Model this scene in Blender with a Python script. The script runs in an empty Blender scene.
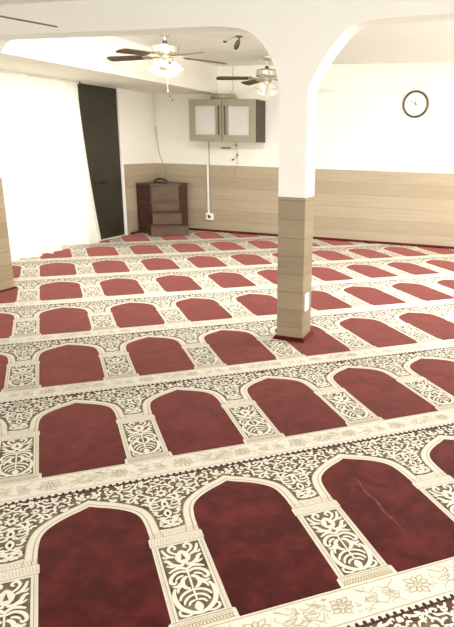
import bpy, bmesh, math, random
from mathutils import Vector, Matrix

random.seed(7)
COL = bpy.context.scene.collection
PI = math.pi

# ----------------------------------------------------------------- materials
def srgb(r, g, b):
    f = lambda c: (c/255/12.92) if c/255 <= .04045 else ((c/255+.055)/1.055)**2.4
    return (f(r), f(g), f(b), 1)

def mat(name, col, rough=.6, metal=0, noise=0, nscale=8, col2=None, bump=0, **kw):
    m = bpy.data.materials.new(name); m.use_nodes = True
    nt = m.node_tree; b = nt.nodes['Principled BSDF']
    b.inputs['Base Color'].default_value = col
    b.inputs['Roughness'].default_value = rough
    b.inputs['Metallic'].default_value = metal
    for k, v in kw.items():
        b.inputs[k].default_value = v
    if noise or col2 or bump:
        g = nt.nodes.new('ShaderNodeNewGeometry')
        n = nt.nodes.new('ShaderNodeTexNoise'); n.inputs['Scale'].default_value = nscale
        n.inputs['Detail'].default_value = 5
        nt.links.new(g.outputs['Position'], n.inputs['Vector'])
        if noise or col2:
            c2 = col2 or tuple(c*(1-noise) for c in col[:3])+(1,)
            r = nt.nodes.new('ShaderNodeValToRGB')
            r.color_ramp.elements[0].position = .35; r.color_ramp.elements[1].position = .68
            r.color_ramp.elements[0].color = col; r.color_ramp.elements[1].color = c2
            nt.links.new(n.outputs['Fac'], r.inputs['Fac'])
            nt.links.new(r.outputs['Color'], b.inputs['Base Color'])
        if bump:
            bp = nt.nodes.new('ShaderNodeBump'); bp.inputs['Strength'].default_value = bump
            bp.inputs['Distance'].default_value = .01
            nt.links.new(n.outputs['Fac'], bp.inputs['Height'])
            nt.links.new(bp.outputs['Normal'], b.inputs['Normal'])
    return m

def plank_mat(name, ca, cb, cline, h, z0=0.0):
    """horizontal laminate planks with stretched grain, from world position"""
    m = bpy.data.materials.new(name); m.use_nodes = True
    nt = m.node_tree; N = nt.nodes.new; L = nt.links.new
    b = nt.nodes['Principled BSDF']; b.inputs['Roughness'].default_value = .5
    g = N('ShaderNodeNewGeometry'); sp = N('ShaderNodeSeparateXYZ'); L(g.outputs['Position'], sp.inputs[0])
    def math_(op, a, bb):
        n = N('ShaderNodeMath'); n.operation = op
        for i, v in enumerate((a, bb)):
            if isinstance(v, (int, float)): n.inputs[i].default_value = v
            elif v is not None: L(v, n.inputs[i])
        return n.outputs[0]
    zz = math_('DIVIDE', math_('SUBTRACT', sp.outputs['Z'], z0), h)
    fr = math_('FRACT', zz, None); fl = math_('FLOOR', zz, None)
    line = math_('LESS_THAN', fr, .006/h)
    mp = N('ShaderNodeMapping'); mp.inputs['Scale'].default_value = (1.6, 1.6, 38)
    L(g.outputs['Position'], mp.inputs['Vector'])
    n1 = N('ShaderNodeTexNoise'); n1.inputs['Scale'].default_value = 1; n1.inputs['Detail'].default_value = 6
    L(mp.outputs[0], n1.inputs['Vector'])
    wn = N('ShaderNodeTexWhiteNoise'); wn.noise_dimensions = '1D'; L(fl, wn.inputs['W'])
    fac = math_('ADD', math_('MULTIPLY', n1.outputs['Fac'], .75), math_('MULTIPLY', wn.outputs['Value'], .3))
    r = N('ShaderNodeValToRGB'); r.color_ramp.elements[0].position = .3; r.color_ramp.elements[1].position = .75
    r.color_ramp.elements[0].color = ca; r.color_ramp.elements[1].color = cb
    L(fac, r.inputs['Fac'])
    mx = N('ShaderNodeMix'); mx.data_type = 'RGBA'
    L(line, mx.inputs['Factor']); L(r.outputs['Color'], mx.inputs['A']); mx.inputs['B'].default_value = cline
    L(mx.outputs['Result'], b.inputs['Base Color'])
    return m

def velvet_mat(name, dark, light):
    """cut-pile red: cloudy brushed patches plus fine streaks, soft sheen"""
    m = bpy.data.materials.new(name); m.use_nodes = True
    nt = m.node_tree; N = nt.nodes.new; L = nt.links.new
    b = nt.nodes['Principled BSDF']; b.inputs['Roughness'].default_value = .9
    b.inputs['Specular IOR Level'].default_value = .1
    b.inputs['Sheen Weight'].default_value = .65
    b.inputs['Sheen Roughness'].default_value = .4
    b.inputs['Sheen Tint'].default_value = (1, .36, .31, 1)
    g = N('ShaderNodeNewGeometry')
    n1 = N('ShaderNodeTexNoise'); n1.inputs['Scale'].default_value = 7; n1.inputs['Detail'].default_value = 4
    n1.inputs['Distortion'].default_value = .8
    n2 = N('ShaderNodeTexNoise'); n2.inputs['Scale'].default_value = 26; n2.inputs['Detail'].default_value = 5
    L(g.outputs['Position'], n1.inputs['Vector']); L(g.outputs['Position'], n2.inputs['Vector'])
    a = N('ShaderNodeMath'); a.operation = 'MULTIPLY_ADD'; a.inputs[1].default_value = .3
    L(n2.outputs['Fac'], a.inputs[0]); 
    s = N('ShaderNodeMath'); s.operation = 'MULTIPLY'; s.inputs[1].default_value = .7
    L(n1.outputs['Fac'], s.inputs[0]); L(s.outputs[0], a.inputs[2])
    r = N('ShaderNodeValToRGB'); r.color_ramp.elements[0].position = .42; r.color_ramp.elements[1].position = .72
    r.color_ramp.elements[0].color = dark; r.color_ramp.elements[1].color = light
    L(a.outputs[0], r.inputs['Fac']); L(r.outputs['Color'], b.inputs['Base Color'])
    return m

M = {}
M['wall'] = mat('wall_paint', srgb(246, 243, 232), .7, noise=.02, nscale=2)
M['wall_shade'] = mat('soffit_shaded_paint', srgb(242, 238, 226), .7, noise=.02, nscale=2)  # wall paint slightly darkened, the soffit's shade put into the colour
M['ceil'] = mat('ceiling_paint', srgb(246, 245, 238), .8, noise=.02, nscale=3)
M['beam'] = mat('beam_paint', srgb(246, 245, 238), .7, noise=.02, nscale=3)
M['plank_wall'] = plank_mat('laminate_wall', srgb(166, 150, 125), srgb(182, 167, 142), srgb(156, 139, 113), .172)
M['plank_pillar'] = plank_mat('laminate_pillar', srgb(142, 125, 98), srgb(158, 142, 115), srgb(128, 110, 84), .128, -.02)
M['white'] = mat('white_plastic', srgb(248, 246, 238), .4, noise=.01)
M['red'] = velvet_mat('carpet_red_pile', srgb(48, 9, 10), srgb(90, 30, 28))
M['red_scuff'] = mat('carpet_red_crease', srgb(112, 58, 50), .9, nscale=30, col2=srgb(84, 32, 29))
M['cream'] = mat('carpet_cream_pile', srgb(222, 216, 202), .95, noise=.06, nscale=60, bump=.25)
M['cream2'] = mat('carpet_ivory_relief', srgb(226, 221, 206), .95, noise=.05, nscale=80)
M['olive'] = mat('carpet_olive_ground', srgb(122, 108, 84), .95, nscale=30, col2=srgb(74, 60, 44))
M['maroon'] = mat('carpet_maroon_ground', srgb(52, 24, 20), .95, nscale=24, col2=srgb(66, 40, 30))
M['umber'] = mat('carpet_umber_ground', srgb(98, 74, 56), .95, nscale=20, col2=srgb(84, 46, 38))
M['line'] = mat('carpet_fine_line', srgb(176, 160, 126), .95, noise=.1, nscale=40)
M['sketch'] = mat('carpet_flower_line', srgb(176, 164, 134), .95, noise=.12, nscale=40)
M['skirt'] = velvet_mat('carpet_skirt_red', srgb(72, 20, 20), srgb(100, 38, 35))
M['door'] = mat('door_dark', srgb(52, 47, 33), .45, nscale=3, col2=srgb(40, 36, 25))
M['metal'] = mat('brushed_nickel', srgb(205, 198, 178), .28, .6, noise=.15, nscale=30)
M['brass'] = mat('dark_metal', srgb(70, 62, 46), .4, .5, noise=.15, nscale=30)
M['blade'] = mat('walnut_blade', srgb(74, 56, 40), .5, nscale=14, col2=srgb(96, 76, 58))
M['glass_shade'] = mat('frosted_glass', srgb(248, 244, 230), .35, noise=.02)
M['minbar'] = mat('mahogany', srgb(74, 44, 34), .5, nscale=12, col2=srgb(60, 36, 28))
M['minbar_front'] = mat('mahogany_pale', srgb(98, 74, 52), .45, nscale=9, col2=srgb(84, 62, 44))  # paler brown for the pulpit front and steps
M['minbar_edge'] = mat('mahogany_edge', srgb(80, 62, 44), .45, noise=.15, nscale=14)
M['cab'] = mat('cabinet_olive', srgb(158, 152, 128), .5, noise=.06, nscale=10)
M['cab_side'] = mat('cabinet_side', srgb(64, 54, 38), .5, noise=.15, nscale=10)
M['cab_in'] = mat('cabinet_inside', srgb(240, 234, 216), .6, noise=.03)
M['black'] = mat('black_plastic', srgb(40, 34, 28), .4, noise=.1)
M['rim'] = mat('clock_rim', srgb(74, 66, 44), .35, noise=.1)
M['grey'] = mat('grey_plastic', srgb(150, 142, 118), .5, noise=.08)
M['cable'] = mat('beige_cable', srgb(176, 164, 132), .5, noise=.08)
M['paper'] = mat('book_cover', srgb(214, 206, 182), .6, noise=.1)
M['ink'] = mat('clock_ink', srgb(84, 76, 58), .5, noise=.05)
M['numeral'] = mat('clock_numeral', srgb(214, 206, 184), .5, noise=.05)
gl = mat('window_glass', (1, 1, 1, 1), .03, noise=.001); gl.node_tree.nodes['Principled BSDF'].inputs['Transmission Weight'].default_value = 1
M['glass'] = gl
# cabinet door glass: whitish film with reflected light put into its colour
def film(name, col, amt):
    m = bpy.data.materials.new(name); m.use_nodes = True; nt = m.node_tree
    out = nt.nodes['Material Output']; b = nt.nodes['Principled BSDF']
    b.inputs['Base Color'].default_value = col; b.inputs['Roughness'].default_value = .1
    t = nt.nodes.new('ShaderNodeBsdfTransparent'); mx = nt.nodes.new('ShaderNodeMixShader')
    n = nt.nodes.new('ShaderNodeTexNoise'); n.inputs['Scale'].default_value = 3
    mr = nt.nodes.new('ShaderNodeMapRange'); mr.inputs['To Min'].default_value = amt-.02; mr.inputs['To Max'].default_value = amt+.02
    nt.links.new(n.outputs['Fac'], mr.inputs['Value']); nt.links.new(mr.outputs[0], mx.inputs[0])
    nt.links.new(t.outputs[0], mx.inputs[1]); nt.links.new(b.outputs[0], mx.inputs[2])
    nt.links.new(mx.outputs[0], out.inputs['Surface']); return m
M['pane'] = film('cabinet_pane', srgb(248, 245, 238), .5)
def curtain_mat():
    m = bpy.data.materials.new('white_curtain_cloth'); m.use_nodes = True; nt = m.node_tree
    out = nt.nodes['Material Output']; b = nt.nodes['Principled BSDF']
    b.inputs['Base Color'].default_value = srgb(252, 251, 244); b.inputs['Roughness'].default_value = .9
    n = nt.nodes.new('ShaderNodeTexNoise'); n.inputs['Scale'].default_value = 90
    bp = nt.nodes.new('ShaderNodeBump'); bp.inputs['Strength'].default_value = .05
    nt.links.new(n.outputs['Fac'], bp.inputs['Height']); nt.links.new(bp.outputs[0], b.inputs['Normal'])
    t = nt.nodes.new('ShaderNodeBsdfTranslucent'); t.inputs['Color'].default_value = srgb(253, 252, 246)
    mx = nt.nodes.new('ShaderNodeMixShader'); mx.inputs[0].default_value = .42
    nt.links.new(b.outputs[0], mx.inputs[1]); nt.links.new(t.outputs[0], mx.inputs[2])
    nt.links.new(mx.outputs[0], out.inputs['Surface']); return m
M['curtain'] = curtain_mat()

# ------------------------------------------------------------------- helpers
def link(name, me, m, parent=None, mats=None):
    o = bpy.data.objects.new(name, me); COL.objects.link(o)
    for x in (mats or [m]): me.materials.append(x)
    if parent is not None: o.parent = parent
    return o

def obj(name, bm, m, parent=None, smooth=False, mats=None):
    bmesh.ops.recalc_face_normals(bm, faces=bm.faces)
    me = bpy.data.meshes.new(name); bm.to_mesh(me); bm.free()
    if smooth:
        for p in me.polygons: p.use_smooth = True
        me.set_sharp_from_angle(angle=math.radians(38))
    return link(name, me, m, parent, mats)

def tag(o, label=None, cat=None, group=None, kind=None):
    if label: o['label'] = label
    if cat: o['category'] = cat
    if group: o['group'] = group
    if kind: o['kind'] = kind
    return o

def thing(name, label, cat, loc=(0, 0, 0), rz=0, group=None):
    o = bpy.data.objects.new(name, None); COL.objects.link(o)
    o.empty_display_size = .05
    o.location = loc; o.rotation_euler = (0, 0, rz)
    return tag(o, label, cat, group)

def struct(name, bm, m, parent=None, smooth=False):
    o = obj(name, bm, m, parent, smooth)
    if parent is None: o['kind'] = 'structure'
    return o

def B(): return bmesh.new()

def box(bm, x0, x1, y0, y1, z0, z1, bev=0, mi=0):
    r = bmesh.ops.create_cube(bm, size=1)
    vs = r['verts']
    for v in vs:
        v.co = Vector((x0+(v.co.x+.5)*(x1-x0), y0+(v.co.y+.5)*(y1-y0), z0+(v.co.z+.5)*(z1-z0)))
    fs = set(f for v in vs for f in v.link_faces)
    for f in fs: f.material_index = mi
    if bev:
        es = list(set(e for v in vs for e in v.link_edges))
        bmesh.ops.bevel(bm, geom=es, offset=bev, segments=2, affect='EDGES', profile=.5)
    return bm

def lathe(bm, prof, n=24, mtx=None):
    rings = []
    for r, z in prof:
        if r < 1e-6: rings.append([bm.verts.new((0, 0, z))])
        else: rings.append([bm.verts.new((r*math.cos(2*PI*k/n), r*math.sin(2*PI*k/n), z)) for k in range(n)])
    for a, b in zip(rings, rings[1:]):
        for k in range(n):
            k2 = (k+1) % n
            if len(a) == 1 and len(b) == 1: continue
            if len(a) == 1: bm.faces.new((a[0], b[k], b[k2]))
            elif len(b) == 1: bm.faces.new((a[k], a[k2], b[0]))
            else: bm.faces.new((a[k], a[k2], b[k2], b[k]))
    if mtx is not None:
        for ring in rings:
            for v in ring: v.co = mtx @ v.co
    return bm

def tube(bm, pts, r, n=8, closed=False):
    pts = [Vector(p) for p in pts]
    rings = []; up = Vector((0, 0, 1))
    for i, p in enumerate(pts):
        a = pts[max(i-1, 0)]; b = pts[min(i+1, len(pts)-1)]
        t = (b-a).normalized()
        u = t.cross(up)
        if u.length < 1e-3: u = t.cross(Vector((0, 1, 0)))
        u.normalize(); w = u.cross(t).normalized()
        rr = r[i] if isinstance(r, (list, tuple)) else r
        rings.append([bm.verts.new(p+rr*(math.cos(2*PI*k/n)*u+math.sin(2*PI*k/n)*w)) for k in range(n)])
    for a, b in zip(rings, rings[1:]):
        for k in range(n): bm.faces.new((a[k], a[(k+1) % n], b[(k+1) % n], b[k]))
    for ring in (rings[0], rings[-1]):
        bm.faces.new(ring)
    return bm

def prism(bm, pts, z0, z1, mtx=None):
    lo = [bm.verts.new((x, y, z0)) for x, y in pts]; hi = [bm.verts.new((x, y, z1)) for x, y in pts]
    bm.faces.new(lo[::-1]); bm.faces.new(hi)
    n = len(pts)
    for k in range(n): bm.faces.new((lo[k], lo[(k+1) % n], hi[(k+1) % n], hi[k]))
    if mtx is not None:
        for v in lo+hi: v.co = mtx @ v.co
    return bm

def spline(P, n=6):
    P = [tuple(p) for p in P]; out = []
    for i in range(len(P)-1):
        p0 = P[max(i-1, 0)]; p1 = P[i]; p2 = P[i+1]; p3 = P[min(i+2, len(P)-1)]
        for k in range(n):
            t = k/n
            out.append(tuple(.5*((2*b)+(-a+c)*t+(2*a-5*b+4*c-d)*t*t+(-a+3*b-3*c+d)*t**3) for a, b, c, d in zip(p0, p1, p2, p3)))
    out.append(P[-1]); return out

# ---------------------------------------------------------------- dimensions
XL, XR, YB, Y0 = -5.32, 3.6, 8.75, -1.2
ZC, ZN = 2.45, 2.30            # far ceiling, near ceiling
PYF, PYR = 3.94, 4.14          # pillar / beam line front and rear
WZ = 1.035                     # wainscot top

# --------------------------------------------------------------- room shell
struct('floor', box(B(), XL-.2, XR+.2, Y0, YB+.2, -.12, 0), mat('screed', srgb(150, 140, 125), .9, noise=.1))
bm = B(); box(bm, XL-.2, XR+.2, PYR, YB+.2, ZC, ZC+.12); box(bm, XL-.2, XR+.2, Y0, PYF, ZN, ZC+.12)
struct('ceiling', bm, M['ceil'])
struct('wall_back', box(B(), XL-.2, XR+.2, YB, YB+.2, 0, ZC), M['wall'])
WY0, WY1, WZ0, WZ1 = 4.75, 6.86, .06, 2.0     # window opening
DY0, DY1, DZ1 = 6.93, 7.775, 2.065             # door opening
bm = B()
box(bm, XL-.2, XL, Y0, WY0, 0, ZC)
box(bm, XL-.2, XL, WY0, WY1, 0, WZ0); box(bm, XL-.2, XL, WY0, WY1, WZ1, ZC)
box(bm, XL-.2, XL, WY1, DY0, 0, ZC)
box(bm, XL-.2, XL, DY0, DY1, DZ1, ZC)
box(bm, XL-.2, XL, DY1, YB, 0, ZC)
struct('wall_left', bm, M['wall'])
# boxed soffit running along the left wall
bm = B(); box(bm, XL, -4.22, PYR, YB, 2.07, ZC, 0)
struct('ceiling_soffit', bm, M['wall_shade'])

# beam over the pillars with curved haunches
def lower(pts, x):
    for (a, za), (b, zb) in zip(pts, pts[1:]):
        if a <= x <= b: return za+(zb-za)*(x-a)/(b-a)
    return pts[-1][1]
HA = spline([(-5.32, 1.72), (-4.60, 1.72)], 2)+spline([(-4.295, 1.72), (-4.22, 1.79), (-4.05, 1.90), (-3.88, 2.005), (-3.80, 2.08), (-3.74, 2.097), (-3.6, 2.098), (-3.2, 2.1)], 5) \
    + spline([(-2.6, 2.1), (-2.25, 2.103), (-1.97, 2.104), (-1.845, 2.097), (-1.745, 2.084), (-1.668, 2.056), (-1.62, 2.024), (-1.578, 1.982), (-1.536, 1.928), (-1.493, 1.844), (-1.475, 1.77), (-1.462, 1.72)], 4) \
    + spline([(-1.263, 1.72), (-1.225, 1.80), (-1.165, 1.90), (-1.085, 2.00), (-1.01, 2.07), (-.93, 2.098), (-.80, 2.108), (-.4, 2.122), (.4, 2.13), (3.6, 2.13)], 5)
bm = B()
cols = []
for x, z in HA:
    cols.append([bm.verts.new(p) for p in ((x, PYF, z), (x, PYF, ZC), (x, PYR, z), (x, PYR, ZC))])
for a, b in zip(cols, cols[1:]):
    bm.faces.new((a[0], b[0], b[1], a[1])); bm.faces.new((a[2], a[3], b[3], b[2]))
    bm.faces.new((a[0], a[2], b[2], b[0])); bm.faces.new((a[1], b[1], b[3], a[3]))
for c in (cols[0], cols[-1]): bm.faces.new((c[0], c[1], c[3], c[2]))
struct('ceiling_beam', bm, M['beam'], smooth=True)

# wainscot (laminate boarding on the lower walls)
struct('trim_1', box(B(), XL+.002, XR, YB-.012, YB, 0, WZ), M['plank_wall'])
struct('trim_2', box(B(), XL, XL+.012, DY1+.039, YB-.012, 0, WZ), M['plank_wall'])
struct('trim_3', box(B(), XL, XL+.012, Y0, WY0, 0, WZ), M['plank_wall'])
# red carpet turned up along the back wall
bm = B(); tube(bm, [(XL+.012, YB-.03, .018), (XR, YB-.03, .018)], .024, 8)
struct('baseboard_back', bm, M['skirt'], smooth=True)
bm = B(); tube(bm, [(XL+.03, DY1+.12, .018), (XL+.03, YB-.03, .018)], .022, 8)
struct('baseboard_left', bm, M['skirt'], smooth=True)

# window behind the curtain
bm = B()
for y in (WY0, (WY0+WY1)/2-.03, WY1-.06): box(bm, XL-.14, XL-.08, y, y+.06, WZ0, WZ1)
for z in (WZ0, WZ1-.06): box(bm, XL-.14, XL-.08, WY0, WY1, z, z+.06)
w = struct('window_1', bm, M['white'])
obj('window_pane', box(B(), XL-.115, XL-.109, WY0+.05, WY1-.05, WZ0+.05, WZ1-.05), M['pane'], w)

# dark door in the left wall
bm = B(); box(bm, XL-.055, XL-.004, DY0, DY1-.008, .02, DZ1-.003, .004)
d = struct('door_1', bm, M['door'])
bm = B()
box(bm, XL-.04, XL+.022, DY1-.004, DY1+.036, 0, DZ1+.02, .006)
obj('door_frame', bm, M['white'], d)
bm = B(); box(bm, XL-.004, XL+.004, 7.12, 7.40, .785, .825, .003)
tube(bm, [(XL-.015, 7.38, .805), (XL+.035, 7.38, .805)], .012); 
h = obj('door_handle', bm, M['brass'], d)
bm = B(); tube(bm, spline([(XL+.035, 7.385, .805), (XL+.04, 7.33, .808), (XL+.035, 7.24, .80)]), .011)
obj('lever', bm, M['brass'], h, True)
struct('trim_4', box(B(), XL-.2, XL+.01, DY0, DY1, 0, .018), M['cream'])

# ------------------------------------------------------------------- pillars
def pillar(label, x0, x1, y0, y1, sk=1.0):
    t = thing('pillar', label, 'pillar', ((x0+x1)/2, (y0+y1)/2, 0), 0, 'square pillars carrying the ceiling beam')
    hx, hy = (x1-x0)/2, (y1-y0)/2
    obj('shaft', box(B(), -hx, hx, -hy, hy, 1.03, 1.72), M['beam'], t)
    obj('wood_cladding', box(B(), -hx, hx, -hy, hy, .0112, 1.03, .002), M['plank_pillar'], t)
    bm = B()
    lo = [(-hx-.035*sk, -hy-.035*sk), (hx+.035*sk, -hy-.035*sk), (hx+.035*sk, hy+.035*sk), (-hx-.035*sk, hy+.035*sk)]
    hi = [(-hx-.008, -hy-.008), (hx+.008, -hy-.008), (hx+.008, hy+.008), (-hx-.008, hy+.008)]
    va = [bm.verts.new((x, y, .0112)) for x, y in lo]; vb = [bm.verts.new((x, y, .0112+.042*sk)) for x, y in hi]
    vc = [bm.verts.new((x*.93, y*.93, .0112+.04*sk)) for x, y in hi]
    for k in range(4):
        q = (k+1) % 4
        bm.faces.new((va[k], va[q], vb[q], vb[k])); bm.faces.new((vb[k], vb[q], vc[q], vc[k]))
    bmesh.ops.subdivide_edges(bm, edges=bm.edges[:], cuts=3, use_grid_fill=True)
    for v in bm.verts:
        if .012 < v.co.z < .045:
            v.co.x *= 1+random.uniform(-.02, .05); v.co.y *= 1+random.uniform(-.02, .05)
    obj('carpet_skirt', bm, M['skirt'], t, True)
    return t
pillar('white square pillar with wood cladded base standing mid carpet, light switch on its side', -1.46, -1.265, PYF, PYR, .65)
pillar('wood cladded pillar cut off at the left edge beside the curtain', -4.60, -4.295, PYF, 4.44, .35)
# socket plate on the pillar
t = thing('socket_plate', 'white rectangular switch plate low on the right side of the central pillar', 'switch', (-1.264, 4.005, .295), 0)
obj('plate', box(B(), 0, .012, -.04, .04, -.068, .062, .004), M['white'], t)
obj('rocker', box(B(), .012, .017, -.02, .02, -.035, .03, .002), M['white'], t)

# ------------------------------------------------------------------- carpets
U = .55
OX, OY = -.900, 1.117
DX = (.75699506, .6534206); DY = (-.6534206, .75699506)
ROW = 1.8929
def W(i, j, x, y):
    a = (i+x)*U; b = ((j-1)*ROW+y)*U
    return (OX+DX[0]*a+DY[0]*b, OY+DX[1]*a+DY[1]*b)

MI = {k: n for n, k in enumerate(('cream', 'cream2', 'red', 'olive', 'maroon', 'line', 'sketch', 'red_scuff', 'umber'))}
class Cell:
    def __init__(s): s.v = []; s.f = []; s.m = []
    def poly(s, pts, mi, z):
        o = len(s.v); s.v += [(x, y, z) for x, y in pts]
        s.f.append(tuple(range(o, o+len(pts)))); s.m.append(MI[mi])
    def strip(s, A, Bp, mi, z):
        o = len(s.v); n = len(A)
        s.v += [(x, y, z) for x, y in A]+[(x, y, z) for x, y in Bp]
        for k in range(n-1):
            s.f.append((o+k, o+k+1, o+n+k+1, o+n+k)); s.m.append(MI[mi])
    def stroke(s, P, w, mi='cream2', z=.0098, n=4, mir=None, taper=True):
        for sg in ((1, -1) if mir is not None else (1,)):
            s.k = (getattr(s, 'k', 0)+1) % 47
            zz = z+s.k*1.6e-5
            pts = spline(P, n)
            if mir is not None: pts = [(mir+sg*x, y) for x, y in pts]
            N = len(pts); A = []; Bp = []
            for i, (x, y) in enumerate(pts):
                a = pts[max(i-1, 0)]; b = pts[min(i+1, N-1)]
                dx, dy = b[0]-a[0], b[1]-a[1]; l = math.hypot(dx, dy) or 1
                t = i/(N-1)
                ww = w*(.45+.55*math.sin(PI*min(1, .15+t*.8))) if taper else w
                A.append((x-dy/l*ww/2, y+dx/l*ww/2)); Bp.append((x+dy/l*ww/2, y-dx/l*ww/2))
            s.strip(A, Bp, mi, zz)
    def drop(s, cx, cy, w, h, mi, z, n=12):
        pts = []
        for k in range(n):
            a = 2*PI*k/n; r = 1-.0*a
            yy = math.cos(a); xx = math.sin(a)*(1-.45*max(0, yy)**1.5)*(1-.35*max(0, -yy)**2)
            pts.append((cx+w*xx, cy+h*yy))
        s.poly(pts, mi, z)

INNER = [(.335, .845), (.341, .865), (.337, .90), (.336, .95), (.333, 1.0), (.326, 1.06), (.313, 1.12), (.282, 1.18), (.222, 1.24), (.137, 1.296), (.06, 1.335), (0, 1.370)]
OUTER = [(.43, .845), (.425, .865), (.416, .91), (.411, .96), (.408, 1.01), (.400, 1.08), (.376, 1.165), (.336, 1.23), (.25, 1.31), (.142, 1.378), (.06, 1.420), (0, 1.457)]
INNER = spline(INNER, 3); OUTER = spline(OUTER, 3)
def outer_x(y):
    for (a, ya), (b, yb) in zip(OUTER, OUTER[1:]):
        if ya <= y <= yb: return a+(b-a)*(y-ya)/(yb-ya)
    return .43 if y < 1 else 0

def build_cell(detail=True):
    c = Cell(); Z0 = .0080; Z1 = .0086; Z2 = .0092; Z3 = .0098
    # cream base, over the whole repeat
    c.poly([(-.5, -.305), (.5, -.305), (.5, 1.588), (-.5, 1.588)], 'cream', Z0)
    # red prayer niche
    red = [(-.31, 0), (.31, 0), (.312, .07), (.3315, .085), (.3315, .75), (.325, .757), (.325, .835)]+INNER
    left = [(-x, y) for x, y in INNER[::-1]][1:]+[(-.325, .835), (-.325, .757), (-.3315, .75), (-.3315, .085), (-.312, .07)]
    c.poly(red+left, 'red', Z1)
    # arch band fine lines
    for sg in (1, -1):
        for o0, o1 in ((.30, .40), (.93, 1.0)):
            A = [(sg*(a[0]+(b[0]-a[0])*o0), a[1]+(b[1]-a[1])*o0) for a, b in zip(INNER, OUTER)]
            Bq = [(sg*(a[0]+(b[0]-a[0])*o1), a[1]+(b[1]-a[1])*o1) for a, b in zip(INNER, OUTER)]
            c.strip(A, Bq, 'line', Z1)
        # spandrel ground
        top = [(sg*x, 1.512) for x, y in OUTER]
        k0 = min(k for k, p in enumerate(OUTER) if p[1] >= .915)
        A = [(sg*x, y) for x, y in OUTER[k0:]]; Tq = [(sg*x, 1.512) for x, y in OUTER[k0:]]
        c.strip(A, Tq, 'olive', Z1)
        c.poly([(sg*OUTER[k0][0], OUTER[k0][1]), (sg*.5, .915), (sg*.5, 1.512), (sg*OUTER[k0][0], 1.512)], 'olive', Z1)
        # column shaft ground (half on each side of the repeat)
        c.poly([(sg*.372, .09), (sg*.5, .09), (sg*.5, .735), (sg*.372, .735)], 'olive', Z1)
        c.poly([(sg*.352, .08), (sg*.357, .08), (sg*.357, .745), (sg*.352, .745)], 'line', Z1)
        # capital and base mouldings
        for y in (.752, .842, .008, .036, .072): c.poly([(sg*.33, y), (sg*.5, y), (sg*.5, y+.006), (sg*.33, y+.006)], 'line', Z1+.0002)
    c.poly([(-.5, 1.512), (.5, 1.512), (.5, 1.580), (-.5, 1.580)], 'umber', Z1); c.poly([(-.5, 1.580), (.5, 1.580), (.5, 1.588), (-.5, 1.588)], 'maroon', Z1)
    # zigzag edge at the foot
    c.poly([(-.5, -.305), (.5, -.305), (.5, -.272), (-.5, -.272)], 'maroon', Z1)
    nz = 21
    for k in range(nz):
        x = -.5+(k+.5)/nz; d = .5/nz
        c.poly([(x-d*.95, -.262), (x-d*.5, -.285), (x-d*.45, -.30), (x, -.292), (x+d*.45, -.30), (x+d*.5, -.285), (x+d*.95, -.262)], 'cream', Z2)
    c.poly([(-.5, -.254), (.5, -.254), (.5, -.248), (-.5, -.248)], 'line', Z1)
    c.poly([(-.5, -.018), (.5, -.018), (.5, -.012), (-.5, -.012)], 'line', Z1)
    if not detail: return c
    # small dentils and rope on capital, base and shaft sides
    for sg in (1, -1):
        for k in range(9):
            x = .335+k*.0185
            c.poly([(sg*x, .012), (sg*(x+.009), .012), (sg*(x+.013), .034), (sg*(x+.004), .034)], 'line', Z1)
            c.stroke([(sg*x, .86), (sg*(x+.006), .885), (sg*(x+.014), .90)], .004, 'line', Z1, 2)
            c.stroke([(sg*x, .765), (sg*(x+.008), .795), (sg*(x+.010), .83)], .003, 'sketch', Z1, 2)
            c.stroke([(sg*x, .045), (sg*(x+.009), .066), (sg*(x+.0185), .045)], .005, 'line', Z1, 1)
        for k in range(40):
            y = .09+k*.0162
            c.poly([(sg*.340, y), (sg*.347, y+.005), (sg*.347, y+.009), (sg*.340, y+.004)], 'sketch', Z1)
    m = -.5
    # ---- arabesque of the column shaft, mirrored about its axis
    S = lambda P, w: c.stroke(P, w*1.14, 'cream2', Z3, 4, m)
    S([(.022, .628), (.055, .655), (.072, .690), (.055, .722), (.030, .712), (.030, .690), (.044, .688)], .018)
    S([(.048, .612), (.080, .628), (.100, .662), (.112, .705)], .020)
    S([(.078, .622), (.104, .620), (.118, .640)], .015)
    c.drop(m, .598, .050, .070, 'cream2', Z3+.0008); c.poly([(m-.016, .572), (m+.016, .572), (m, .636)], 'olive', Z3+.0011)
    S([(.006, .528), (.040, .522), (.075, .545), (.096, .585), (.118, .590)], .024)
    S([(.050, .540), (.080, .525), (.112, .545)], .016)
    S([(0, .478), (.034, .502), (.066, .498), (.108, .476)], .022)
    S([(.006, .455), (.042, .468), (.078, .455), (.104, .425), (.112, .390), (.094, .372), (.080, .392)], .021)
    S([(.030, .428), (.060, .422), (.082, .398)], .016)
    S([(.012, .415), (.040, .392), (.050, .352), (.036, .318), (.014, .305)], .024)
    S([(.060, .370), (.080, .345), (.110, .352)], .019)
    S([(.058, .342), (.082, .320), (.088, .290)], .015)
    S([(0, .100), (.048, .118), (.094, .165), (.114, .225), (.114, .285), (.098, .330)], .026)
    S([(0, .292), (.040, .284), (.076, .258), (.092, .225)], .017)
    S([(0, .250), (.034, .242), (.062, .216), (.074, .185)], .016)
    S([(.008, .205), (.036, .196), (.052, .170)], .015)
    c.drop(m, .150, .026, .042, 'cream2', Z3+.0008)
    S([(.036, .108), (.072, .098), (.106, .112), (.112, .140), (.094, .150)], .015)
    c.stroke([(m, .48), (m, .20)], .012, 'cream2', Z3, 6, taper=False)
    # ---- spandrel ornament, mirrored about the column axis
    def inside(u, y, pad=.012):
        return .93 < y < 1.576 and abs(u)+pad < .5-outer_x(y)+(1 if y > 1.457 else 0)
    occ = []
    def put(P, w):
        if all(inside(u, y) for u, y in P):
            S(P, w); occ.extend(P); return True
        return False
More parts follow.
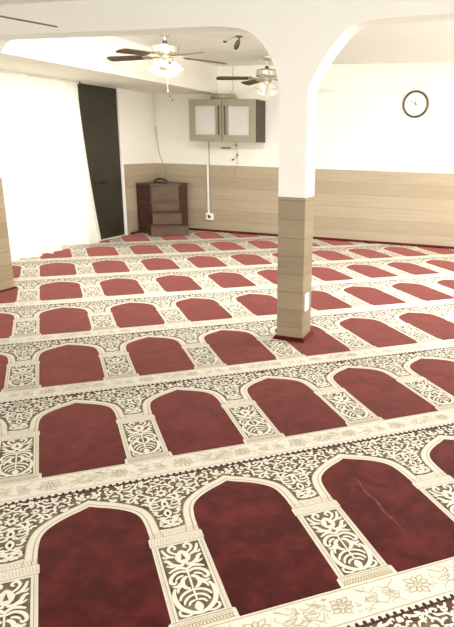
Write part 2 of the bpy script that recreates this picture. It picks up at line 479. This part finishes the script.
    S([(0, .965), (.026, .958), (.052, .935)], .016); S([(0, .965), (.024, .985), (.056, .995)], .015)
    S([(.012, 1.00), (.036, 1.022), (.064, 1.03)], .015); S([(0, 1.045), (.030, 1.040), (.060, 1.058)], .016)
    c.drop(m, 1.098, .030, .050, 'cream2', Z3+.0008); c.drop(m, 1.092, .011, .022, 'maroon', Z3+.0011)
    S([(.036, 1.088), (.064, 1.082), (.076, 1.11), (.058, 1.124)], .014)
    S([(.014, 1.160), (.048, 1.150), (.084, 1.165)], .017)
    c.drop(m, 1.216, .028, .046, 'cream2', Z3+.0008); c.drop(m, 1.212, .010, .020, 'maroon', Z3+.0011)
    S([(.036, 1.20), (.072, 1.192), (.104, 1.21), (.092, 1.236), (.07, 1.228)], .017)
    S([(.012, 1.272), (.050, 1.262), (.096, 1.268), (.132, 1.292)], .018)
    S([(.030, 1.30), (.06, 1.325), (.10, 1.325)], .017)
    for k in range(8):
        a = k*PI/4+PI/8
        c.stroke([(m+.016*math.cos(a), 1.365+.018*math.sin(a)), (m+.048*math.cos(a+.2), 1.365+.05*math.sin(a+.2))], .022, 'cream2', Z3, 3)
    c.drop(m, 1.365, .015, .017, 'olive', Z3+.0011)
    occ += [(0, 1.365), (.03, 1.365), (.04, 1.4), (.04, 1.33), (.06, 1.325), (.1, 1.325), (.03, 1.30), (.05, 1.262), (.096, 1.268), (.132, 1.292), (.07, 1.2), (.1, 1.21),
            (.03, 1.04), (.036, 1.02), (.03, .97), (.03, 1.1), (.06, 1.09), (.04, 1.15), (.08, 1.16), (0, 1.216), (.03, 1.22)]
    rnd = random.Random(11)
    for _ in range(2600):
        u = rnd.uniform(.01, .5); y = rnd.uniform(.94, 1.57)
        if not inside(u, y, .016): continue
        if any((u-a)**2+(y-b)**2 < .0255**2 for a, b in occ): continue
        a = rnd.uniform(0, 2*PI); l = rnd.uniform(.020, .036); bend = rnd.choice((-1, 1))*rnd.uniform(.6, 1.5)
        P = [(u-l*math.cos(a), y-l*math.sin(a)), (u, y), (u+l*math.cos(a+bend), y+l*math.sin(a+bend))]
        if rnd.random() < .4: P.append((P[-1][0]+.018*math.cos(a+bend*2.4), P[-1][1]+.018*math.sin(a+bend*2.4)))
        P = [(min(max(p, .004), .497), q) for p, q in P]
        if all(inside(p, q, .006) for p, q in P):
            S(P, rnd.uniform(.013, .019)); occ.append((u, y)); occ.append(P[0]); occ.append(P[2])
    # ---- flower line drawing on the foot band
    for cx, r0 in ((-.25, 1), (.25, .85)):
        for k in range(9):
            a = 2*PI*k/9+.2; L = .085*r0*(1 if k % 2 else .8)
            tip = (cx+L*1.15*math.cos(a), -.132+L*math.sin(a)); ca, sa = math.cos(a), math.sin(a)
            mid = (cx+L*.6*ca, -.132+L*.6*sa); w = .02
            b0 = (cx+.02*ca, -.132+.02*sa)
            for sg in (1, -1):
                c.stroke([b0, (mid[0]-sa*w*sg, mid[1]+ca*w*sg), tip], .0055, 'sketch', Z1, 3, taper=False)
        for k in range(3):
            c.stroke([(cx-.006+k*.006, -.14), (cx-.012+k*.012, -.118)], .004, 'line', Z1, 2)
    rb = random.Random(5)
    for _ in range(70):
        x = rb.uniform(-.46, .46); y = rb.uniform(-.215, -.05)
        if min((x+.25)**2, (x-.25)**2) < .07**2: continue
        a = rb.uniform(0, 2*PI); l = rb.uniform(.015, .03)
        c.stroke([(x-l*math.cos(a), max(-.235, min(-.03, y-l*math.sin(a)))), (x, y), (x+l*math.cos(a+.9), max(-.235, min(-.03, y+l*math.sin(a+.9))))], .0045, 'sketch' if rb.random() < .7 else 'line', Z1, 2)
    for cx in (-.5, 0, .5):
        for sx in (1, -1):
            if abs(cx+sx*.1) > .5: continue
            c.stroke([(cx, -.20), (cx+sx*.045, -.17), (cx+sx*.09, -.19), (cx+sx*.12, -.225)], .005, 'sketch', Z1, 3)
            c.stroke([(cx+sx*.01, -.06), (cx+sx*.05, -.09), (cx+sx*.10, -.06), (cx+sx*.13, -.035)], .005, 'sketch', Z1, 3)
            c.stroke([(cx+sx*.02, -.10), (cx+sx*.07, -.12), (cx+sx*.11, -.14), (cx+sx*.08, -.16), (cx+sx*.03, -.14), (cx+sx*.02, -.10)], .0045, 'sketch', Z1, 3)
            c.stroke([(cx+sx*.03, -.125), (cx+sx*.09, -.135)], .006, 'line', Z1, 2)
    return c

CELL = build_cell(True)
AX0, AX1, AY0, AY1 = XL+.014, XR-.01, Y0+.05, YB-.014
def carpet_row(j, i0, i1, label):
    V = []; F = []; MM = []
    for i in range(i0, i1+1):
        cs = [W(i, j, x, y) for x in (-.66, .5) for y in (-.305, 1.588)]
        xs = [p[0] for p in cs]; ys = [p[1] for p in cs]
        if max(xs) < AX0 or min(xs) > AX1 or max(ys) < AY0 or min(ys) > AY1: continue
        vs = [W(i, j, x, y)+(z,) for x, y, z in CELL.v]
        if min(xs) >= AX0 and max(xs) <= AX1 and min(ys) >= AY0 and max(ys) <= AY1:
            o = len(V); V += vs; F += [tuple(o+k for k in f) for f in CELL.f]; MM += CELL.m
        else:
            bm = bmesh.new(); bv = [bm.verts.new(v) for v in vs]
            for f, mi in zip(CELL.f, CELL.m):
                try: bm.faces.new([bv[k] for k in f]).material_index = mi
                except ValueError: pass
            for co, no in (((AX0, 0, 0), (-1, 0, 0)), ((AX1, 0, 0), (1, 0, 0)), ((0, AY0, 0), (0, -1, 0)), ((0, AY1, 0), (0, 1, 0))):
                bmesh.ops.bisect_plane(bm, geom=bm.verts[:]+bm.edges[:]+bm.faces[:], plane_co=co, plane_no=no, clear_outer=True)
            bm.verts.index_update(); o = len(V)
            V += [tuple(v.co) for v in bm.verts]
            for f in bm.faces: F.append(tuple(o+v.index for v in f.verts)); MM.append(f.material_index)
            bm.free()
    if not F: return None
    if j == 1:                                   # pale crease pressed into the pile of one niche
        c = Cell()
        P = [(-.06, 1.10), (-.05, 1.0), (-.068, .86), (-.05, .72), (-.065, .58), (-.05, .44), (-.05, .30)]
        pts = spline(P, 4); A = []; Bq = []
        for k, (x, y) in enumerate(pts):
            w = .0095*math.sin(PI*(k+.3)/(len(pts)))*(.6+.8*random.random())
            A.append((x-w, y)); Bq.append((x+w, y))
        c.strip(A, Bq, 'red_scuff', .0089)
        o = len(V); V += [W(2, 1, x, y)+(z,) for x, y, z in c.v]
        F += [tuple(o+k for k in f) for f in c.f]; MM += c.m
    me = bpy.data.meshes.new('prayer_carpet'); me.from_pydata(V, [], F)
    keys = list(MI)
    for k in keys: me.materials.append(M[k])
    me.polygons.foreach_set('material_index', MM); me.update()
    # make every face look upwards
    bm = bmesh.new(); bm.from_mesh(me)
    bad = [f for f in bm.faces if f.normal.z < 0]
    if bad: bmesh.ops.reverse_faces(bm, faces=bad)
    # give the strip its pile thickness: skirt around the outline of the cream base
    bm.to_mesh(me); bm.free()
    o = bpy.data.objects.new('prayer_carpet', me); COL.objects.link(o)
    return tag(o, label, 'carpet', 'rows of prayer carpet across the floor')

ROWS = {
 0: 'patterned carpet row peeking into the bottom right corner, only its dark spandrel showing',
 1: 'nearest full carpet row of large red arched niches, one with a pale crease',
 2: 'carpet row second from the front, right behind the nearest row, dark red arched niches',
 3: 'carpet row that the central square pillar stands on, red arched niches',
 4: 'carpet row directly behind the one under the central pillar',
 5: 'carpet row that the left edge pillar stands on, reaching right behind the central pillar',
 6: 'carpet row starting just in front of the white curtain',
 7: 'carpet row running from under the white curtain hem toward the right',
 8: 'carpet row starting at the dark door sill and passing before the pulpit steps',
 9: 'carpet row under the wooden corner pulpit, farthest on the left',
 10: 'last carpet scrap in the far corner behind the pulpit',
}
for j, lab in ROWS.items():
    carpet_row(j, -9, 16, lab)

# ------------------------------------------------------------------- curtain
t = thing('curtain', 'long white sheer curtain glowing with daylight, hanging left of the dark door', 'curtain', (XL+.07, 5.9, 0))
bm = B(); NU, NV = 90, 14
g = []
for a in range(NU+1):
    u = a/NU; colv = []
    for b in range(NV+1):
        v = b/NV                      # 0 top, 1 bottom
        yt = 4.72+u*(6.84-4.72); yb = 4.66+u*(7.04-4.66)
        fl = v**1.7
        y = yt+(yb-yt)*fl
        amp = .018+.035*v
        x = amp*math.sin(u*2*PI*13+.6*math.sin(u*17))+.02*math.sin(u*2*PI*4+1.2*v)+.05*v
        z = 2.045-(2.045-.03-.015*math.sin(u*40)-(.05 if .66 < u < .80 else 0))*v
        colv.append(bm.verts.new((x, y-5.9, z)))
    g.append(colv)
for a in range(NU):
    for b in range(NV): bm.faces.new((g[a][b], g[a+1][b], g[a+1][b+1], g[a][b+1]))
obj('curtain_cloth', bm, M['curtain'], t, True)
bm = B(); tube(bm, [(0, -1.2, 2.052), (0, .97, 2.052)], .011, 10)
rd = obj('curtain_rod', bm, M['white'], t, True)
bm = B(); lathe(bm, [(0, -.02), (.015, -.012), (.018, 0), (.012, .015), (0, .02)], 12, Matrix.Translation((0, .975, 2.052)) @ Matrix.Rotation(PI/2, 4, 'X'))
obj('finial', bm, M['brass'], rd, True)

# -------------------------------------------------------------- ceiling fans
def fan(label, x, y, zc, drop, R, th0, shades=4, chain=True, pitch=13, kit=True):
    t = thing('ceiling_fan', label, 'ceiling fan', (x, y, zc), 0, 'ceiling fans')
    zm = -drop                                      # top of motor
    obj('canopy', lathe(B(), [(0, 0), (.062, 0), (.060, -.022), (.045, -.042), (.018, -.05), (0, -.05)], 24), M['metal'], t, True)
    obj('downrod', lathe(B(), [(.011, -.045), (.011, zm-.005)], 12), M['metal'], t, True)
    obj('coupling', lathe(B(), [(0, zm+.03), (.022, zm+.03), (.026, zm), (0, zm)], 16), M['brass'], t, True)
    obj('motor_housing', lathe(B(), [(0, zm), (.06, zm), (.125, zm-.012), (.142, zm-.03), (.142, zm-.085), (.12, zm-.10), (.07, zm-.108), (0, zm-.108)], 32), M['metal'], t, True)
    zb = zm-.118
    for k in range(5):
        a = th0+k*2*PI/5
        mt = Matrix.Rotation(a, 4, 'Z') @ Matrix.Translation((0, 0, zb)) @ Matrix.Rotation(math.radians(2.5), 4, 'Y') @ Matrix.Rotation(math.radians(pitch), 4, 'X')
        bm = B()
        prism(bm, [(.07, -.018), (.13, -.014), (.19, -.045), (.25, -.035), (.25, .035), (.19, .045), (.13, .014), (.07, .018)], -.006, .0, mt)
        br = obj('blade_bracket', bm, M['metal'], t)
        pts = [(.20, -.052), (R-.06, -.066), (R-.02, -.058), (R, -.03), (R, .03), (R-.02, .058), (R-.06, .066), (.20, .052)]
        obj('blade', prism(B(), pts, .0, .007, mt), M['blade'], t)
    if kit:
        obj('light_fitter', lathe(B(), [(0, zm-.108), (.055, zm-.112), (.06, zm-.14), (.045, zm-.165), (.02, zm-.18), (0, zm-.18)], 24), M['metal'], t, True)
        for k in range(shades):
            a = th0+.5+k*2*PI/shades
            mt = Matrix.Rotation(a, 4, 'Z') @ Matrix.Translation((.058, 0, zm-.15)) @ Matrix.Rotation(math.radians(-33), 4, 'Y')
            bm = B(); lathe(bm, [(.016, .01), (.020, -.03), (.024, -.035)], 16, mt)
            obj('lamp_arm', bm, M['metal'], t, True)
            bm = B(); lathe(bm, [(.022, -.032), (.034, -.045), (.045, -.075), (.050, -.11), (.066, -.15), (.063, -.15), (.046, -.11), (.041, -.075), (.03, -.047), (.018, -.036)], 20, mt)
            obj('lamp_shade', bm, M['glass_shade'], t, True)
        if chain:
            bm = B(); tube(bm, [(0.01, 0, zm-.18), (.012, 0, zm-.44)], .0016, 6)
            cc = obj('pull_chain', bm, M['metal'], t)
            obj('fob', lathe(B(), [(0, zm-.435), (.006, zm-.44), (.008, zm-.465), (0, zm-.475)], 10, Matrix.Translation((.012, 0, 0))), M['metal'], cc, True)
    return t
vd = math.atan2(6.0, -3.49)                         # view direction toward the first fan
fan('five blade ceiling fan with frosted lamps hanging left of centre, near the soffit', -3.49, 6.0, ZC, .115, .655, vd-PI/2+math.radians(228))
vd2 = math.atan2(7.9, -3.11)
fan('farther ceiling fan with lamps, beside the central pillar above the wall cabinet', -3.106, 7.9, ZC, .145, .66, vd2-PI/2+math.radians(191))
fan('nearest ceiling fan, only one thin blade tip visible at the top left edge', -2.95, 2.50, ZN, .16, .78, math.atan2(.645, .386), pitch=9, kit=False)

# --------------------------------------------------- small camera on ceiling
t = thing('ceiling_camera', 'small dark camera on a short stem under the ceiling between the two fans', 'camera', (-2.826, 6.38, ZC))
obj('base_plate', lathe(B(), [(0, 0), (.038, 0), (.036, -.012), (.012, -.016), (0, -.016)], 20), M['brass'], t, True)
bm = B(); tube(bm, spline([(0, 0, -.012), (.004, 0, -.05), (-.004, 0, -.075)]), .010)
obj('stem', bm, M['brass'], t, True)
mt = Matrix.Translation((-.018, -.01, -.085)) @ Matrix.Rotation(math.radians(28), 4, 'Y')
obj('camera_body', lathe(B(), [(0, .05), (.018, .045), (.026, .02), (.026, -.03), (.020, -.04), (0, -.04)], 16, mt), M['brass'], t, True)
obj('lens', lathe(B(), [(0, -.041), (.017, -.041), (.019, -.05), (0, -.052)], 16, mt), M['black'], t, True)
bm = B(); tube(bm, spline([(-.03, 0, -.008), (-.08, 0, -.015), (-.115, 0, -.035), (-.15, 0, -.048)]), .004, 6)
cb = obj('cable', bm, M['grey'], t, True)
bm = B(); lathe(bm, [(0, .022), (.009, .02), (.011, -.015), (0, -.022)], 10, Matrix.Translation((-.165, 0, -.05)) @ Matrix.Rotation(PI/2+.15, 4, 'Y'))
obj('plug', bm, M['black'], cb, True)

# -------------------------------------------------------------- wall cabinet
CX0, CX1, CYF, CZ0, CZ1 = -4.505, -3.455, 8.35, 1.385, 1.968
t = thing('wall_cabinet', 'olive grey wall cabinet with two glazed doors mounted above the wainscot', 'cabinet', ((CX0+CX1)/2, CYF, CZ0))
cw = (CX1-CX0)/2; D = YB-.012-CYF; H = CZ1-CZ0
bm = B()
box(bm, -cw, -cw+.018, .02, D, 0, H); box(bm, -cw+.018, cw-.018, .02, D, 0, .018); box(bm, -cw+.018, cw-.018, .02, D, H-.018, H)
box(bm, -cw+.018, cw-.018, D-.01, D, .018, H-.018)
obj('carcass', bm, M['cab_in'], t)
obj('side_panel', box(B(), cw-.018, cw, .02, D, 0, H), M['cab_side'], t)
obj('shelf', box(B(), -cw+.02, cw-.02, .06, D-.012, .28, .295), M['cab_in'], t)
for s in (-1, 1):
    a, b = (-cw, -.004) if s < 0 else (.004, cw)
    fw = .098
    bm = B()
    box(bm, a, a+fw, 0, .02, 0, H, .002); box(bm, b-fw, b, 0, .02, 0, H, .002)
    box(bm, a+fw, b-fw, 0, .02, 0, fw-.004, .002); box(bm, a+fw, b-fw, 0, .02, H-fw+.004, H, .002)
    dr = obj('door', bm, M['cab'], t)
    obj('glass_pane', box(B(), a+fw, b-fw, .009, .013, fw-.004, H-fw+.004), M['pane'], dr)
    hx = -.040 if s < 0 else .058
    bm = B(); tube(bm, [(hx, -.022, .095), (hx, -.022, .495)], .008, 8)
    for z in (.12, .47): tube(bm, [(hx, -.022, z), (hx, 0, z)], .006, 6)
    obj('handle', bm, M['brass'], dr, True)
# things behind the glass
def book(x, z, w, h, label, m, lean=0):
    o = thing('book', label, 'book', ((CX0+CX1)/2+x, CYF+.09, CZ0+z), 0, 'pale books inside the wall cabinet')
    o.rotation_euler = (0, lean, 0)
    obj('cover', box(B(), 0, w, 0, .14, 0, h, .003), m, o)
    obj('pages', box(B(), .004, w-.004, .004, .137, h-.003, h-.0005+.002), M['white'], o)
for k, (x, w, h) in enumerate(((.33, .022, .17), (.356, .03, .185), (.39, .018, .15))):
    book(x, .296, w, h, ('thin pale book on the cabinet shelf behind the right glass door, leftmost of three', 'thickest pale book in the middle of three behind the right glass door', 'shortest pale book at the far right behind the cabinet glass')[k], M['paper'] if k != 1 else M['grey'])
for k, (x, w, h) in enumerate(((.34, .03, .16), (.376, .024, .18))):
    book(x, .0185, w, h, ('upright pale book on the cabinet floor, left one behind right glass', 'upright taller book on the cabinet floor near its right side')[k], M['paper'])
t = thing('cable_coil', 'low pale coil of cable lying on top of the wall cabinet', 'cable', (-4.02, 8.52, CZ1))
bm = B()
pts = [(.22*math.cos(a)*(1-.012*a), .09*math.sin(a)*(1-.01*a), .012+.0035*a) for a in [k*.3 for k in range(70)]]
tube(bm, pts, .009, 6); obj('coil', bm, M['cable'], t, True)
bm = B(); tube(bm, spline([(.02, .05, .05), (.06, .19, .16), (.04, .222, .30), (.05, .222, .475)]), .004, 6)
obj('lead', bm, M['cable'], t, True)

# trunking from the cabinet down to a socket
t = thing('cable_trunking', 'thin vertical white trunking running down the wall below the cabinet', 'trunking', (-4.405, YB-.013, .28))
bm = B(); box(bm, -.016, .016, -.018, 0, 0, .755, .002); obj('lower_channel', bm, M['white'], t)
obj('upper_channel', box(B(), -.012, .012, -.014, .0, .756, 1.105, .002), M['white'], t)
obj('power_cord', tube(B(), [(.026, -.008, 0.0), (.024, -.008, .40), (.022, -.006, 1.105)], .006, 6), M['grey'], t)
t = thing('wall_socket', 'small white square wall socket at the foot of the trunking', 'socket', (-4.385, YB-.013, .245))
obj('box', box(B(), -.062, .062, -.04, 0, -.055, .055, .006), M['white'], t)
obj('socket_face', lathe(B(), [(0, 0), (.024, 0), (.026, .004), (.03, .004)], 20, Matrix.Translation((0, -.04, 0)) @ Matrix.Rotation(PI/2, 4, 'X')), M['cab_in'], t, True)

# grey bracket and loose wires under the cabinet
t = thing('wall_bracket', 'small grey horizontal bar fixed on the wall under the cabinet', 'bracket', (-4.085, YB, 1.295))
obj('bar', box(B(), -.085, .075, -.045, -.028, -.014, .012, .006), M['grey'], t)
for x in (-.06, .05): obj('fixing', box(B(), x, x+.014, -.03, 0, -.008, .006, .002), M['brass'], t)
t = thing('hanging_wire', 'thin loose wire loop with small black connectors hanging under the cabinet', 'wire', (-3.93, YB-.015, 1.34))
pts = spline([(.0, 0, .05), (.012, 0, -.04), (.025, 0, -.15), (.02, 0, -.28), (-.02, -.004, -.42), (-.09, -.004, -.485), (-.16, -.004, -.46), (-.21, 0, -.40), (-.235, 0, -.33)], 5)
obj('wire', tube(B(), pts, .0035, 6), M['cable'], t, True)
for x, z in ((.002, 0), (.022, -.145), (-.05, -.215)):
    bm = B(); lathe(bm, [(0, .016), (.010, .013), (.011, -.01), (0, -.016)], 10, Matrix.Translation((x, -.006, z)) @ Matrix.Rotation(PI/2*.8, 4, 'Y'))
    obj('connector', bm, M['black'], t, True)
obj('wire_branch', tube(B(), spline([(.024, 0, -.15), (-.01, 0, -.19), (-.05, 0, -.215)]), .003, 6), M['cable'], t, True)

# ---------------------------------------------------------------- wall clock
t = thing('wall_clock', 'round wall clock with dark rim and white face showing ten o clock', 'clock', (-1.270, YB, 1.930))
rx = Matrix.Rotation(PI/2, 4, 'X')
bm = B(); lathe(bm, [(.150, .012), (.150, .040), (.158, .046), (.170, .040), (.176, .026), (.176, 0), (.14, 0)], 64, rx); obj('rim', bm, M['rim'], t, True)
bm = B(); lathe(bm, [(0, .016), (.152, .016), (.152, .004), (0, .004)], 64, rx); dl = obj('dial', bm, M['white'], t, True)
def numerals():
    for n in range(1, 13):
        a = PI/2-n*PI/6
        cu = bpy.data.curves.new('n', 'FONT'); cu.body = str(n); cu.size = .036; cu.align_x = 'CENTER'; cu.align_y = 'CENTER'; cu.extrude = .0004
        o = bpy.data.objects.new('n', cu); COL.objects.link(o)
        dg = bpy.context.evaluated_depsgraph_get(); me = bpy.data.meshes.new_from_object(o.evaluated_get(dg))
        me.transform(Matrix.Translation((.118*math.cos(a), -.0172, .118*math.sin(a))) @ rx)
        bm = B(); bm.from_mesh(me); bpy.data.meshes.remove(me)
        bpy.data.objects.remove(o); bpy.data.curves.remove(cu)
        obj('numeral', bm, M['numeral'], dl)
numerals()
def hand(name, ang, l, w, y):
    bm = B(); prism(bm, [(-w, -.02), (w, -.02), (w*.5, l), (-w*.5, l)], 0, .002, Matrix.Translation((0, y, 0)) @ Matrix.Rotation(ang, 4, 'Y') @ rx)
    return obj(name, bm, M['ink'], t)
hand('hour_hand', math.radians(-58), .098, .005, -.019)
hand('minute_hand', math.radians(-1), .118, .0038, -.022)
obj('hub', lathe(B(), [(0, .028), (.007, .027), (.008, .016), (0, .016)], 12, rx), M['ink'], t, True)

# ----------------------------------------------------- corner pulpit (minbar)
t = thing('corner_pulpit', 'dark wooden faceted pulpit with three front steps standing in the room corner', 'pulpit', (-4.945, 8.285, .0112), math.radians(41))
# local: -y points out of the corner toward the room
def mlt(bm): return bm
FW = .215; SW = .385; Yf = -.12
hexa = [(-FW, Yf), (FW, Yf), (SW, .10), (SW, .22), (.12, .44), (-.12, .44), (-SW, .22), (-SW, .10)]
HT = .745
def scale_poly(p, s, dy=0): return [(x*s, y*s+dy) for x, y in p]
obj('plinth', prism(B(), scale_poly(hexa, 1.02), 0, .06), M['minbar'], t)
obj('body', prism(B(), hexa, .06, HT-.03), M['minbar'], t)
obj('top_board', prism(B(), scale_poly(hexa, 1.05), HT-.03, HT), M['minbar_edge'], t)
obj('rail', prism(B(), scale_poly(hexa, 1.025), 0.455, .485), M['minbar_edge'], t)
def facet_panel(x0, y0, x1, y1, z0, z1, m, inset=.012):
    d = Vector((x1-x0, y1-y0, 0)); L = d.length; d.normalize(); n = Vector((d.y, -d.x, 0))
    bm = B(); q = []
    a = Vector((x0, y0, 0))+d*inset; b = Vector((x1, y1, 0))-d*inset
    mt = Matrix(((d.x, n.x, 0, a.x), (d.y, n.y, 0, a.y), (0, 0, 1, 0), (0, 0, 0, 1)))
    LL = (b-a).length
    box(bm, 0, LL, -.004, .010, z0, z1, .004); box(bm, .025, LL-.025, .010, .015, z0+.025, z1-.025, .003)
    for v in bm.verts: v.co = mt @ v.co
    return bm
obj('front_panel', facet_panel(-FW, Yf, FW, Yf, .49, HT-.035, None), M['minbar_front'], t)
obj('front_panel', facet_panel(-FW, Yf, FW, Yf, .345, .452, None), M['minbar_front'], t)
for (x0, y0, x1, y1) in ((-SW, .10, -FW, Yf), (FW, Yf, SW, .10)):
    obj('side_panel', facet_panel(x0, y0, x1, y1, .49, HT-.035, None), M['minbar'], t)
    obj('side_panel', facet_panel(x0, y0, x1, y1, .08, .452, None), M['minbar'], t)
for k, (w, y0, z1) in enumerate(((.225, -.25, .325), (.285, -.43, .155))):
    zlo = (.155, 0)[k]
    st = obj('step', box(B(), -w+.006, w-.006, y0+.012, Yf-.013, zlo, z1-.018, .003), M['minbar_front'], t)
    obj('tread', box(B(), -w, w, y0, Yf-.013, z1-.018, z1, .005), M['minbar_edge'], st)
t = thing('telephone', 'small black rounded telephone on top of the corner pulpit, cord running up the wall', 'telephone', (-5.03, 8.36, .0112+HT), math.radians(20))
bm = B(); box(bm, -.085, .085, -.05, .05, 0, .022, .008); obj('base', bm, M['black'], t, True)
bm = B(); tube(bm, spline([(-.10, 0, .018), (-.075, 0, .045), (0, 0, .062), (.075, 0, .045), (.10, 0, .018)]), [.02]*0 or .017, 10); obj('handset', bm, M['black'], t, True)
ph = math.radians(20)
def to_phone(p):
    x, y = p[0]+5.03, p[1]-8.36
    return (x*math.cos(ph)+y*math.sin(ph), -x*math.sin(ph)+y*math.cos(ph), p[2]-.0112-HT)
cp = spline([(XL+.02, YB-.018, 1.60), (XL+.035, YB-.025, 1.42), (XL+.08, YB-.036, 1.17), (XL+.15, YB-.05, 1.0), (-5.10, YB-.13, .86), (-5.06, 8.43, .772)], 5)
obj('cord', tube(B(), [to_phone(p) for p in cp], .005, 6), M['grey'], t, True)

# two little hooks high on the back wall
for x, z, lab in ((-5.032, 2.035, 'tiny grey hook high on the back wall just under the soffit'), (-4.990, 1.985, 'tiny dark hook on the back wall, the lower one left of the cabinet')):
    t = thing('wall_hook', lab, 'hook', (x, YB, z), 0, 'hooks on the back wall')
    obj('stud', lathe(B(), [(0, .022), (.011, .018), (.012, .008), (.006, .006), (.006, 0), (0, 0)], 12, Matrix.Rotation(PI/2, 4, 'X')), M['grey'], t, True)

# -------------------------------------------------------------------- lights
def area(name, loc, rot, sx, sy, e, col):
    l = bpy.data.lights.new(name, 'AREA'); l.shape = 'RECTANGLE'; l.size = sx; l.size_y = sy; l.energy = e; l.color = col
    o = bpy.data.objects.new(name, l); COL.objects.link(o); o.location = loc; o.rotation_euler = rot; return o
def point(name, loc, e, r, col):
    l = bpy.data.lights.new(name, 'POINT'); l.energy = e; l.shadow_soft_size = r; l.color = col
    o = bpy.data.objects.new(name, l); COL.objects.link(o); o.location = loc; return o
WARM = (1, .98, .94)
area('window_daylight', (XL-.45, 5.8, 1.2), (0, -PI/2, 0), 2.0, 2.2, 42, (1, .985, .94))
area('hall_fill', (.3, 6.3, ZC-.03), (0, 0, 0), 1.2, .6, 85, WARM)  # added fill for the far bay, no such fitting is modelled
point('right_fill', (1.6, 6.0, 1.25), 100, .35, WARM)  # added out-of-view fill, lifts the far ceiling and back wall
area('behind_beam_fill', (-2.9, 4.75, ZC-.04), (math.radians(38), 0, math.radians(12)), 1.6, .4, 85, WARM)  # added light hidden behind the beam, brightens the far left side
point('fan_lamp', (-3.49, 6.0, 1.98), 1.5, .06, WARM)
point('fan_lamp', (-3.106, 7.9, 1.96), 1, .06, WARM)
area('hall_fill', (.9, 1.6, ZN-.03), (0, 0, 0), 1.2, .3, 20, WARM)  # added front fill over the near carpet, out of view

w = bpy.data.worlds.new('world'); bpy.context.scene.world = w; w.use_nodes = True
w.node_tree.nodes['Background'].inputs['Color'].default_value = (1, .982, .94, 1)
w.node_tree.nodes['Background'].inputs['Strength'].default_value = 1.95

# -------------------------------------------------------------------- camera
cam = bpy.data.cameras.new('camera'); co = bpy.data.objects.new('camera', cam); COL.objects.link(co)
rt = Vector((.94815014, .31702544, .02249843)); up = Vector((-.11194967, .26688552, .95720394)); fw = Vector((-.2974535, .91009175, -.28853844))
co.matrix_world = Matrix(((rt.x, up.x, -fw.x, 0), (rt.y, up.y, -fw.y, 0), (rt.z, up.z, -fw.z, 1.37676), (0, 0, 0, 1)))
cam.sensor_fit = 'HORIZONTAL'; cam.sensor_width = 36; cam.lens = 602.7265*36/454
cam.shift_x = (227-299.206)/454; cam.shift_y = (325.752-313.5)/454
cam.clip_start = .05
sc = bpy.context.scene; sc.camera = co
sc.view_settings.view_transform = 'Standard'; sc.view_settings.look = 'None'
sc.view_settings.exposure = .4; sc.view_settings.gamma = 1
